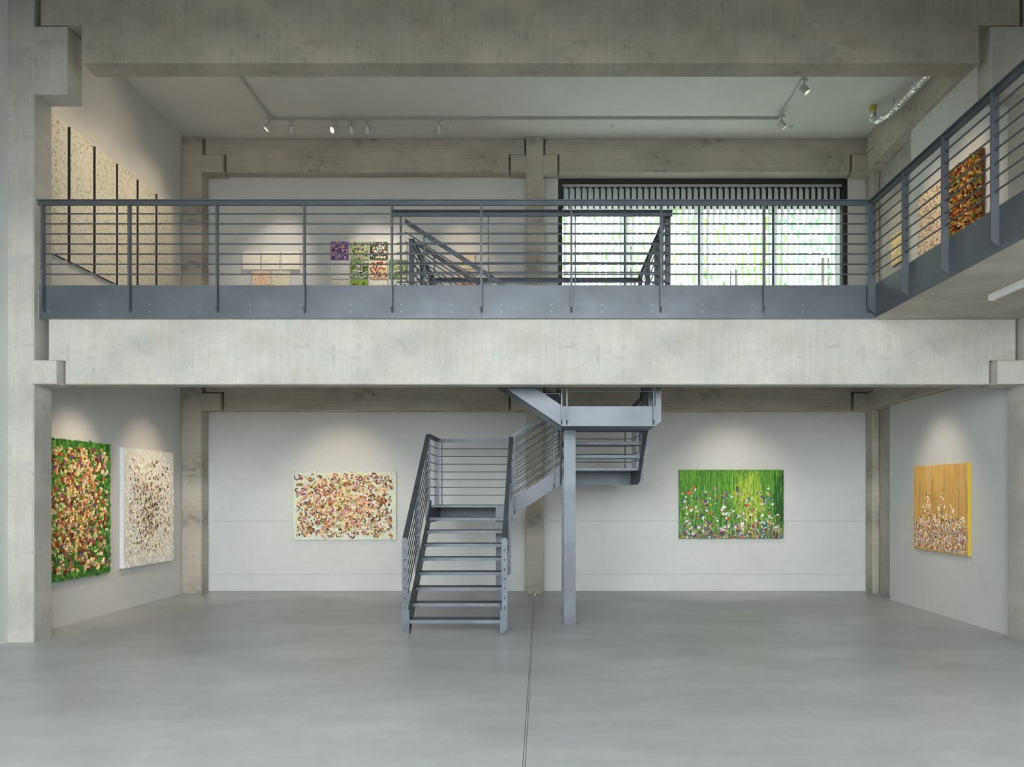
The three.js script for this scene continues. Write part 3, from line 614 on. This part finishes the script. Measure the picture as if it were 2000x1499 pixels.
{
  const zBack = Z(BACK) + 0.001;
  // 1 — pale relief with brown curls and rings
  {
    const w = 1.815, h = 1.195, D = new Daubs(101), r = D.r;
    const tex = paintTex(640, 420, (c, W, H, q) => { c.fillStyle = '#d9dfd0'; c.fillRect(0, 0, W, H); strokes(c, W, H, q, 500, ['#e6e9dc', '#cfdcc0', '#d8e2e4', '#e4dfc0', '#c9d8cf', '#dfe3a8'], 40, 16, false, 0.6); }, 1);
    const brown = ['#8a5028', '#96602f', '#7a4626', '#a06a38', '#7a4e38', '#5a3c2a', '#a85c2a'], mid = ['#e8cf8e', '#efd9a2', '#e2b06a', '#f0e2bb', '#e9c9b0', '#d98f5a', '#e6a0a0', '#cfd58a', '#9bb070', '#f2ead2', '#c98ab0', '#b45a4a'];
    const inside = (x, y) => Math.abs(x) < w * 0.48 && Math.abs(y) < h * 0.475;
    for (let i = 0; i < 1300; i++) { const k = r() < 0.55, x = (k ? gauss(r) * 1.1 : r() * 2 - 1) * w * 0.46, y = (k ? gauss(r) * 1.2 : r() * 2 - 1) * h * 0.46; if (!inside(x, y)) continue; D.blob(x, y, 0.014 + r() * 0.03, 0.010 + r() * 0.018, r() * 6, 0.006 + r() * 0.010, pick(mid, r), 7); }
    for (let i = 0; i < 330; i++) { const x = (r() - 0.5) * w * 0.93, y = (r() - 0.5) * h * 0.92; D.blob(x, y, 0.010 + r() * 0.020, 0.008 + r() * 0.012, r() * 6, 0.010 + r() * 0.010, pick(r() < 0.6 ? brown : [...mid, '#5e7a45', '#8a3a4a', '#7a6a9a', '#4c6540'], r), 7); }
    for (let i = 0; i < 150; i++) D.ring((r() - 0.5) * w * 0.92, (r() - 0.5) * h * 0.9, 0.02 + r() * 0.028, 0.007 + r() * 0.006, 0.018, pick(r() < 0.75 ? brown : ['#e2b06a', '#efd9a2', '#c98ab0', '#5e7a45'], r), r() * 6, 2.0 + r() * 3);
    for (let i = 0; i < 75; i++) { const x = (r() - 0.5) * w * 0.9, y = (r() - 0.5) * h * 0.88; D.blob(x, y, 0.026 + r() * 0.014, 0.024, r() * 6, 0.014, pick(brown, r), 9); if (r() < 0.6) D.blob(x, y, 0.013, 0.012, r() * 6, 0.006, pick(['#c98a50', '#e2b06a', '#5a3c2a'], r), 7, 0.012); }
    for (let i = 0; i < 160; i++) { const e = r() < 0.5, x = e ? (r() < 0.5 ? -1 : 1) * w * 0.498 : (r() - 0.5) * w, y = e ? (r() - 0.5) * h : (r() < 0.5 ? -1 : 1) * h * 0.497; D.blob(x, y, 0.012 + r() * 0.02, 0.010, e ? 1.57 : 0, 0.008, pick(['#d9dfd0', '#cfdcc0', '#e4dfc0', '#dfe3a8'], r), 6); }
    painting('relief_painting', 'wide pale relief painting crowded with brown and cream curls on the far wall', 'back', [X(672, 11.05), Y(1055, 11.05), zBack], w, h, 0.045, 0xc9d0cc, tex, D);
  }
  // 2 — green meadow
  {
    const w = 1.833, h = 1.212, D = new Daubs(202), r = D.r;
    const tex = paintTex(760, 500, (c, W, H, q) => {
      c.fillStyle = '#4f8a24'; c.fillRect(0, 0, W, H);
      strokes(c, W, H, q, 1300, ['#3f7a1e', '#5a9a2a', '#6fae34', '#2f6a1a', '#7fb83c', '#4c8c28'], 130, 9, true, 0.55);
      for (let i = 0; i < 260; i++) { c.globalAlpha = 0.5; c.fillStyle = pick(['#a8c83c', '#c6cf4c', '#93c03a', '#b9c24a'], q); const x = W * (0.66 + 0.17 * gauss(q) * 1.1); c.fillRect(x, q() * H * 0.6, 4 + q() * 9, 60 + q() * 110); }
      for (let i = 0; i < 110; i++) { c.globalAlpha = 0.6; c.fillStyle = pick(['#1f5618', '#2a6420', '#1a4a14'], q); c.fillRect(W * (0.9 + 0.1 * q()), q() * H * 0.7, 4 + q() * 8, 50 + q() * 90); }
      for (let i = 0; i < 400; i++) { c.globalAlpha = 0.55; c.fillStyle = pick(['#7a4a6a', '#8fb05a', '#b8a04a', '#5a7a8a', '#caa0b0', '#93b7a0'], q); c.fillRect(q() * W, H * (0.78 + 0.22 * q()), 5 + q() * 14, 8 + q() * 22); }
      c.globalAlpha = 1;
    }, 2);
    const fl = ['#f4f2ee', '#f4f2ee', '#f0e9ea', '#d8341c', '#e2603a', '#2a6a96', '#1f7f86', '#5a2f86', '#7a4a9a', '#e79a5a', '#e8b98a', '#7a1f3a', '#c9a0c0', '#e0c23a', '#3f9a8a', '#c85a78'];
    for (let i = 0; i < 420; i++) D.stroke((r() - 0.5) * w * 0.98, -h * 0.5 + h * (0.1 + r() * 0.86), 0.03 + r() * 0.06, 0.004 + r() * 0.005, gauss(r) * 0.08, 0.005, pick(['#3f7a1e', '#5a9a2a', '#74b038', '#2f6a1a', '#8fc04a'], r));
    for (let i = 0; i < 950; i++) { const t = Math.pow(r(), 2.4), y = -h * 0.48 + t * h * 0.66, s = 0.008 + r() * r() * 0.024; D.blob((r() - 0.5) * w * 0.95, y, s, s * (0.7 + r() * 0.5), r() * 6, 0.006 + r() * 0.010, pick(t < 0.12 && r() < 0.5 ? ['#6a3a5a', '#7a2f3a', '#3f8a86', '#c8a83a', '#8a6ab0', '#4f8a3a'] : fl, r), 7); }
    for (let i = 0; i < 85; i++) { const x = (r() - 0.5) * w * 0.92, y = -h * 0.34 + Math.pow(r(), 1.4) * h * 0.58, s = 0.014 + r() * 0.016; D.stroke(x, y - 0.08, 0.07, 0.0025, gauss(r) * 0.15, 0.005, pick(['#e6ead8', '#cfe0b8', '#8fc04a'], r)); D.blob(x, y, s, s * (0.8 + r() * 0.4), r() * 6, 0.014, pick(r() < 0.6 ? ['#f6f4f0'] : fl, r), 8); }
    for (let i = 0; i < 90; i++) D.stroke((r() - 0.5) * w * 0.95, -h * 0.5 + h * (0.03 + r() * 0.2), 0.03 + r() * 0.05, 0.004, gauss(r) * 0.5, 0.01, pick(['#f2f0ea', '#5a1f3a', '#e8d8d0', '#6a3a7a'], r));
    painting('meadow_painting', 'bright green meadow painting dotted with white, red and blue flowers', 'back', [X(1429, 11.05), Y(1053, 11.05), zBack], w, h, 0.045, 0x3d6e4c, tex, D);
  }
  // 3 — green relief with leaves, left wall
  {
    const dA = 7.72, dB = 9.0, w = (dB - dA) * K, h = 1.82, D = new Daubs(303), r = D.r;
    const tex = paintTex(512, 512, (c, W, H, q) => { c.fillStyle = '#3c7a22'; c.fillRect(0, 0, W, H); strokes(c, W, H, q, 900, ['#2f6a1c', '#4f8f2a', '#5fa034', '#27581a', '#6fae44'], 46, 14, true, 0.6); }, 3);
    const leafc = ['#f0d488', '#f2e0a0', '#f4e29a', '#ead27a', '#e9b45e', '#f0c890', '#4f8f2a', '#77b04a', '#e08a3c', '#c9703a', '#8a3f22', '#6a2f1c', '#f4e6c0', '#d98a70', '#a8c04a', '#5a9a3a', '#7a4a8a', '#b84a3a', '#e8d0b8', '#9a6a5a'];
    for (let i = 0; i < 500; i++) D.blob((r() - 0.5) * w * 0.99, (r() - 0.5) * h * 0.99, 0.012 + r() * 0.02, 0.02 + r() * 0.03, gauss(r) * 0.8, 0.012, pick(['#2f6a1c', '#4f8f2a', '#5fa034', '#27581a', '#77b04a'], r), 6);
    for (let i = 0; i < 1150; i++) { const k = r() < 0.6, x = (k ? gauss(r) : r() * 2 - 1) * w * 0.45, y = (k ? gauss(r) * 1.1 : r() * 2 - 1) * h * 0.45; if (Math.abs(x) > w * 0.46) continue; D.blob(x, y, 0.010 + r() * 0.018, 0.016 + r() * 0.034, gauss(r) * 1.2, 0.012 + r() * 0.022, pick(leafc, r), 6); }
    for (let i = 0; i < 130; i++) D.ring((r() - 0.5) * w * 0.86, (r() - 0.5) * h * 0.9, 0.02 + r() * 0.03, 0.009, 0.034, pick(['#e8cfa8', '#c08a70', '#d9b080', '#8a4a30', '#f0d8a0'], r), r() * 6, 2 + r() * 3);
    for (let i = 0; i < 120; i++) D.blob((r() - 0.5) * w * 0.86, (r() - 0.5) * h * 0.9, 0.015 + r() * 0.014, 0.02 + r() * 0.014, r() * 6, 0.026, pick(['#7a2a1c', '#5a2318', '#8a3f2a', '#c8402a', '#8a2a4a'], r), 7);
    for (let i = 0; i < 170; i++) { const e = r() < 0.55, x = e ? (r() < 0.5 ? -1 : 1) * w * 0.498 : (r() - 0.5) * w, y = e ? (r() - 0.5) * h : (r() < 0.5 ? -1 : 1) * h * 0.497; D.blob(x, y, 0.016, 0.02, r() * 6, 0.012, pick(['#2f6a1c', '#4f8f2a', '#3c7a22'], r), 6); }
    painting('relief_painting', 'tall green relief painting thick with cream and orange leaves on the left wall', 'left', [Z((dA + dB) / 2), 0.60, WL + 0.001], w, h, 0.05, 0x2f5f22, tex, D);
  }
  // 4 — white speckled, left wall
  {
    const dA = 9.28, dB = 10.52, w = (dB - dA) * K, h = 1.79, D = new Daubs(404), r = D.r;
    const tex = paintTex(512, 512, (c, W, H, q) => { c.fillStyle = '#edeae0'; c.fillRect(0, 0, W, H); strokes(c, W, H, q, 1100, ['#f2efe6', '#e4e1d2', '#eee9da', '#e6e7e0', '#f2efe6', '#deddcc'], 26, 7, true, 0.5); }, 4);
    for (let i = 0; i < 900; i++) D.stroke((r() - 0.5) * w * 0.99, (r() - 0.5) * h * 0.99, 0.012 + r() * 0.02, 0.004 + r() * 0.004, gauss(r) * 0.3, 0.006, pick(['#f2efe6', '#e4e1d2', '#efe9da', '#f4f1e8', '#f1e8d8'], r));
    const cs = ['#6a4a3a', '#8a5240', '#4a362c', '#9a6a3a', '#7a8a2e', '#96a03c', '#a85a5a', '#5a2f2a', '#b89a4a', '#2f2722', '#8a3f4a', '#c87a4a', '#5a6a3a', '#c99aa0'];
    for (let i = 0; i < 560; i++) { const k = r() < 0.5, x = (k ? gauss(r) : r() * 2 - 1) * w * 0.40, y = 0.01 * h + (k ? gauss(r) : r() * 2 - 1) * h * 0.40; D.stroke(x, y, 0.010 + r() * 0.022, 0.005 + r() * 0.009, gauss(r) * 0.5, 0.006 + r() * 0.010, pick(cs, r)); }
    for (let i = 0; i < 800; i++) { const x = (r() - 0.5) * w * 0.8, y = (r() - 0.5) * h * 0.85; D.stroke(x, y, 0.008 + r() * 0.016, 0.004 + r() * 0.006, gauss(r) * 0.5, 0.012, pick(['#f2e6c8', '#f0dcb8', '#eed8c0', '#f4efe0'], r)); }
    painting('speckled_painting', 'tall white painting speckled with brown and olive dabs on the left wall', 'left', [Z((dA + dB) / 2), 0.615, WL + 0.001], w, h, 0.06, 0xdfe2e4, tex, D);
  }
  // 5 — yellow ochre, right wall
  {
    const dA = 8.30, dB = 9.525, w = (dB - dA) * K, h = 1.235, D = new Daubs(505), r = D.r;
    const tex = paintTex(640, 480, (c, W, H, q) => {
      c.fillStyle = '#eabc6a'; c.fillRect(0, 0, W, H);
      strokes(c, W, H, q, 700, ['#ecbc62', '#e2ac56', '#f0c878', '#e0a458', '#ecc07c'], 190, 22, true, 0.35);
      for (let i = 0; i < 26; i++) { c.globalAlpha = 0.3; c.fillStyle = pick(['#9a6a2c', '#8a6a3a', '#b07a30', '#c4b090'], q); c.fillRect(W * q(), q() * H * 0.4, 4 + q() * 10, 120 + q() * 160); }
      for (let i = 0; i < 500; i++) { c.globalAlpha = 0.45; c.fillStyle = pick(['#d98a4a', '#a89a7a', '#8a8a8a', '#c8a070', '#9a8aa0', '#e0a060', '#8a9a6a'], q); c.fillRect(q() * W, H * (0.72 + 0.28 * q()), 6 + q() * 14, 6 + q() * 16); }
      c.globalAlpha = 1;
    }, 5);
    const fl = ['#f4ecd8', '#f0e2d0', '#f6eedc', '#e9b09a', '#c86a5a', '#4a5a3a', '#3a4632', '#9a9ab8', '#8a8aa8', '#c0bac8', '#6a7a4a', '#e0b8a4', '#8a5048', '#acb2bc', '#e8c8a8', '#dca868', '#d8a05a'];
    const peak = (x, c, wd, hh) => hh * Math.exp(-Math.pow((x - c) / wd, 2));
    for (let i = 0; i < 620; i++) { const x = (r() - 0.5) * 0.94, top = -0.16 + peak(x, -0.22, 0.11, 0.34) + peak(x, 0.05, 0.07, 0.36) + peak(x, 0.23, 0.06, 0.22) + peak(x, 0.42, 0.05, 0.12), t = Math.pow(r(), 1.3), yy = -0.40 + (top + 0.40) * t; D.stroke(x * w, yy * h, 0.009 + r() * 0.018, 0.005 + r() * 0.006, gauss(r) * 0.4, 0.006 + r() * 0.006, pick(t > 0.75 ? ['#f6efd8', '#f0e2c0', '#4a5a3a', '#e09a80', '#f4e8d0'] : fl, r)); }
    for (let i = 0; i < 420; i++) D.stroke((r() - 0.5) * w * 0.94, (-0.47 + Math.pow(r(), 1.5) * 0.36) * h, 0.007 + r() * 0.015, 0.005 + r() * 0.006, gauss(r) * 0.5, 0.01, pick(fl, r));
    painting('ochre_painting', 'yellow ochre painting with white and dark flowers on the right wall', 'right', [Z((dA + dB) / 2), 0.895, PR - 0.001], w, h, 0.04, 0xd8b62c, tex, D);
  }
  // 6 — six tall cream panels on the upper left wall
  {
    const tex = paintTex(300, 900, (c, W, H, q) => { c.fillStyle = '#e0dccc'; c.fillRect(0, 0, W, H); strokes(c, W, H, q, 1600, ['#e6e2d4', '#d8d3c2', '#e0dcd0', '#e8e4d6', '#d8d5c8', '#dedac4', '#d0ccb8'], 18, 6, true, 0.5); }, 6);
    const starts = [7.808, 8.271, 8.734, 9.19, 9.654, 10.12], L = 0.41, names = ['first and nearest', 'second', 'third', 'fourth', 'fifth', 'last and farthest'];
    starts.forEach((s, i) => {
      const w = L * K, h = 1.77, D = new Daubs(600 + i), r = D.r;
      for (let k = 0; k < 800; k++) D.stroke((r() - 0.5) * w * 0.97, (r() - 0.5) * h * 0.98, 0.006 + r() * 0.012, 0.002 + r() * 0.004, gauss(r) * 1.2, 0.003 + r() * 0.004, pick(r() < 0.66 ? ['#e8e4d8', '#d4cfc0', '#e0dccf', '#dcd8c8'] : ['#b0ac98', '#a09f8e', '#bab494', '#bab69e', '#9c988e', '#c4b49a', '#b4b89c', '#bcaaa4', '#cac48c'], r));
      painting('canvas_panel', `tall cream speckled canvas on the upper left wall, ${names[i]} of six`, 'left', [Z(s + L / 2), 4.77, WL + 0.001], w, h, 0.042, 0x3c3c3e, tex, D, 'tall cream canvases on the upper left wall');
    });
  }
  // 7 — square tiles on the upper far wall
  {
    const S = 0.312, z = Z(BACK) + 0.001, dd = 11.07;
    const tile = (px, py, base, label, daub, group, seed, sd = 0xdedad0) => { const D = new Daubs(seed); if (daub) daub(D, D.r); painting('square_painting', label, 'back', [X(px, dd) + S / 2, Y(py, dd) - S, z], S, S, 0.035, sd, base, daub ? D : null, group); };
    const faint = cols => (D, r) => { for (let i = 0; i < 90; i++) D.blob((r() - 0.5) * S * 0.92, (r() - 0.5) * S * 0.92, 0.005 + r() * 0.008, 0.004 + r() * 0.006, r() * 6, 0.005, pick(cols, r), 6); };
    const petals = (back, front, n1 = 90, n2 = 80, sp = 0.36) => (D, r) => { for (let i = 0; i < n1; i++) D.blob((r() - 0.5) * S * 0.94, (r() - 0.5) * S * 0.94, 0.012 + r() * 0.012, 0.008 + r() * 0.008, r() * 6, 0.006, pick(back, r), 6); for (let i = 0; i < n2; i++) D.blob((r() * 2 - 1) * S * (0.25 + sp * 0.5), (r() * 2 - 1) * S * (0.25 + sp * 0.5), 0.012 + r() * 0.016, 0.009 + r() * 0.010, r() * 6, 0.010, pick(front, r), 6); };
    const G1 = 'small white tiles left of the colourful grid', G2 = 'grid of small square flower paintings', G3 = 'small tiles behind the stair railing';
    const wh = ['#f4eee0', '#f8f3e6', '#eee8d8'];
    tile(473.6, 491.6, 0xf6f1e4, 'small cream square painting, left one of the plain trio', faint(wh), G1, 701);
    tile(511, 491.6, 0xf6f1e4, 'small cream square painting, middle one of the plain trio', faint(wh), G1, 702);
    tile(550.5, 491.6, 0xf6f1e4, 'small cream square painting, right one of the plain trio', faint(wh), G1, 703);
    tile(492.5, 530, 0xf0d8b8, 'small cream square painting sprinkled with orange below the plain trio', faint(['#e58a5a', '#ef9a6a', '#e0704a', '#f0b890', '#c8a070']), G1, 704);
    tile(531, 530, 0xe9e4cc, 'small cream square painting with faint green flecks below the plain trio', faint(['#d8d8a0', '#c8d0a0', '#e8e0c0', '#b8b890', '#e9d8a8', '#f0ecd8']), G1, 705);
    const cx = [645.7, 684, 721.8, 759.8], cy = [472.4, 510, 547.6];
    tile(cx[0], cy[0], 0x7a55a8, 'purple square painting with cream petals, top left of the grid', petals(['#6a3fa0', '#7d58b0', '#5a3590', '#8a68b8'], ['#f0dca0', '#f2e6c0', '#e8c890', '#8a3a5a', '#b07ac0'], 90, 75, 0.4), G2, 711);
    tile(cx[1], cy[0], 0xa8c088, 'green and peach square painting with white petals, top row of the grid', petals(['#5a8a4a', '#9ab878', '#e8b890', '#e0c8a0', '#3f6a35', '#c8d0a0'], ['#f4f0e6', '#dfe8d0', '#5a3a4a', '#3a5a35', '#e8d8a0'], 90, 80), G2, 712);
    tile(cx[2], cy[0], 0x3a6430, 'dark green square painting with white and crimson petals, top row of the grid', petals(['#2f5a28', '#3f7035', '#27481f', '#6a2f28'], ['#f4f0ec', '#f0dce0', '#8a2030', '#e8d0d4', '#f6f2ea'], 90, 95, 0.4), G2, 713);
    tile(cx[3], cy[0], 0xdcdcd2, 'plain white square painting, top right of the grid', faint(['#e6e6dc', '#d8d8cc', '#eeeee6']), G2, 714);
    tile(cx[0], cy[1], 0xe6e6e2, 'white square painting with low white ridges, middle row of the grid', faint(['#f0f0ec', '#dcdcd8', '#e6e6e2', '#d2d2ce']), G2, 715);
    tile(cx[1], cy[1], 0x6fa03a, 'leaf green square painting with white and black petals, middle row of the grid', petals(['#6fa03a', '#86b448', '#4f8a2a', '#9ac058'], ['#f6f2f0', '#f0e0ea', '#2a2026', '#4a2a40', '#e8d8e8'], 90, 95, 0.4), G2, 716);
    tile(cx[2], cy[1], 0xf0e2b0, 'pale yellow square painting with red petals, middle row of the grid', petals(['#f0e2b0', '#f2e8c4', '#ecd8a0'], ['#a83040', '#c04a50', '#7a2038', '#d87a80', '#5a4a60', '#b85060'], 70, 75, 0.42), G2, 717);
    tile(cx[3], cy[1], 0x5a9048, 'green square painting with pink and yellow petals, right of the middle row', petals(['#4f8a3f', '#6aa050', '#3f7a35', '#82b068'], ['#e8c8d8', '#f0e090', '#c890b0', '#b0d080', '#e8e8d0'], 90, 80, 0.36), G2, 718);
    tile(cx[0], cy[2], 0xebe3cf, 'cream square painting in the lowest row, left end of the grid', faint(['#e8d4a8', '#f0e6d0', '#e0c898']), G2, 719);
    tile(cx[1], cy[2], 0x8fae38, 'yellow-green square painting with a brown bloom in the lowest row of the grid', petals(['#8fae38', '#a8c048', '#74982e', '#b8c85a'], ['#7a3a28', '#a85a3a', '#5a3020'], 90, 50, 0.22), G2, 720);
    tile(cx[2], cy[2], 0xe9e5da, 'off-white square painting in the lowest row, third of the grid', faint(['#f2eee6', '#e0dcd0']), G2, 721);
    tile(cx[3], cy[2], 0xe4e4da, 'white square painting with dark green blots, right end of the lowest row', petals(['#e9e9e0', '#dcdcd2'], ['#2f4a2a', '#3a3a36', '#f4f4ee'], 60, 30, 0.4), G2, 722);
    tile(893, 490, 0xeadcc0, 'small cream square painting behind the sloping stair handrail', faint(['#f0e2c8', '#e6d4b4']), G3, 731);
    tile(893, 527.5, 0xeed9bc, 'small cream square painting with purple and orange flecks below the stair handrail', (D, r) => { for (let i = 0; i < 26; i++) D.blob(0.05 + gauss(r) * 0.08, 0.115 + gauss(r) * 0.04, 0.009, 0.007, r() * 6, 0.01, pick(['#6a3a7a', '#8a4a8a', '#4a2a5a'], r), 6); for (let i = 0; i < 60; i++) D.blob((r() - 0.5) * S * 0.9, -0.1 + gauss(r) * 0.05, 0.01, 0.006, r() * 6, 0.008, pick(['#e08a4a', '#e8a060', '#d8703a'], r), 6); }, G3, 732);
  }
  // 8 — upper right wall
  {
    const D = new Daubs(801), r = D.r, dA = 7.985, dB = 8.61, w = (dB - dA) * K, h = 1.55;
    const cs = ['#8a3f1c', '#b0601f', '#6a2c14', '#c8802a', '#d9a24a', '#4a2a18', '#9a4a20', '#6f8a2a', '#e0b468', '#3f2416', '#a8521f', '#8aa03a', '#e8c890'];
    for (let i = 0; i < 1400; i++) D.blob((r() - 0.5) * w * 1.0, (r() - 0.5) * h * 0.99, 0.010 + r() * 0.016, 0.014 + r() * 0.024, r() * 6, 0.02 + r() * 0.03, pick(cs, r), 6);
    painting('relief_painting', 'rust and gold relief painting seen through the gallery railing', 'right', [Z((dA + dB) / 2), 6.11 - h, PR - 0.04], w, h, 0.05, 0x6a4a28, new THREE.Color('#7a4a22'), D);
    const bd = mesh('backing_board', boxZ(PR - 0.035, PR - 0.002, 6.13 - h - 0.04, 6.13, Z(8.64), Z(7.90)), M.white, scene); bd.userData = { label: 'white backing board behind the rust and gold relief painting', category: 'board' };
    const D2 = new Daubs(802), r2 = D2.r, eA = 8.80, eB = 9.42, w2 = (eB - eA) * K, h2 = 1.45;
    for (let i = 0; i < 900; i++) D2.stroke((r2() - 0.5) * w2 * 0.97, (r2() - 0.5) * h2 * 0.98, 0.008 + r2() * 0.012, 0.004 + r2() * 0.006, gauss(r2) * 1.0, 0.005 + r2() * 0.006, pick(['#e8d0b4', '#dcb8a0', '#8a7c86', '#9a807c', '#e8dcc8', '#d0a894', '#a08c94', '#f0e0c4', '#7a6c76', '#d8c0ac'], r2));
    painting('speckled_painting', 'pinkish speckled painting behind the gallery railing, left of the rust relief', 'right', [Z((eA + eB) / 2), 6.17 - h2, PR - 0.001], w2, h2, 0.04, 0xd8d0c8, new THREE.Color('#e6d2b4'), D2);
    const D3 = new Daubs(803), r3 = D3.r, fA = 10.06, fB = 10.42, w3 = (fB - fA) * K, h3 = 0.5;
    for (let i = 0; i < 5; i++) for (let j = 0; j < 6; j++) D3.blob((i - 2) * w3 * 0.18, (j - 2.5) * h3 * 0.155, w3 * 0.085, h3 * 0.07, 0, 0.008, pick(['#ecd8a4', '#e8d09a', '#f0e0b4', '#e4c88a'], r3), 8);
    painting('small_painting', 'small straw-coloured picture low behind the first gallery posts', 'right', [Z((fA + fB) / 2), 5.47, WR - 0.001], w3, h3, 0.045, 0x55606a, new THREE.Color('#e2c88e'), D3);
  }
}

renderer.render(scene, camera);
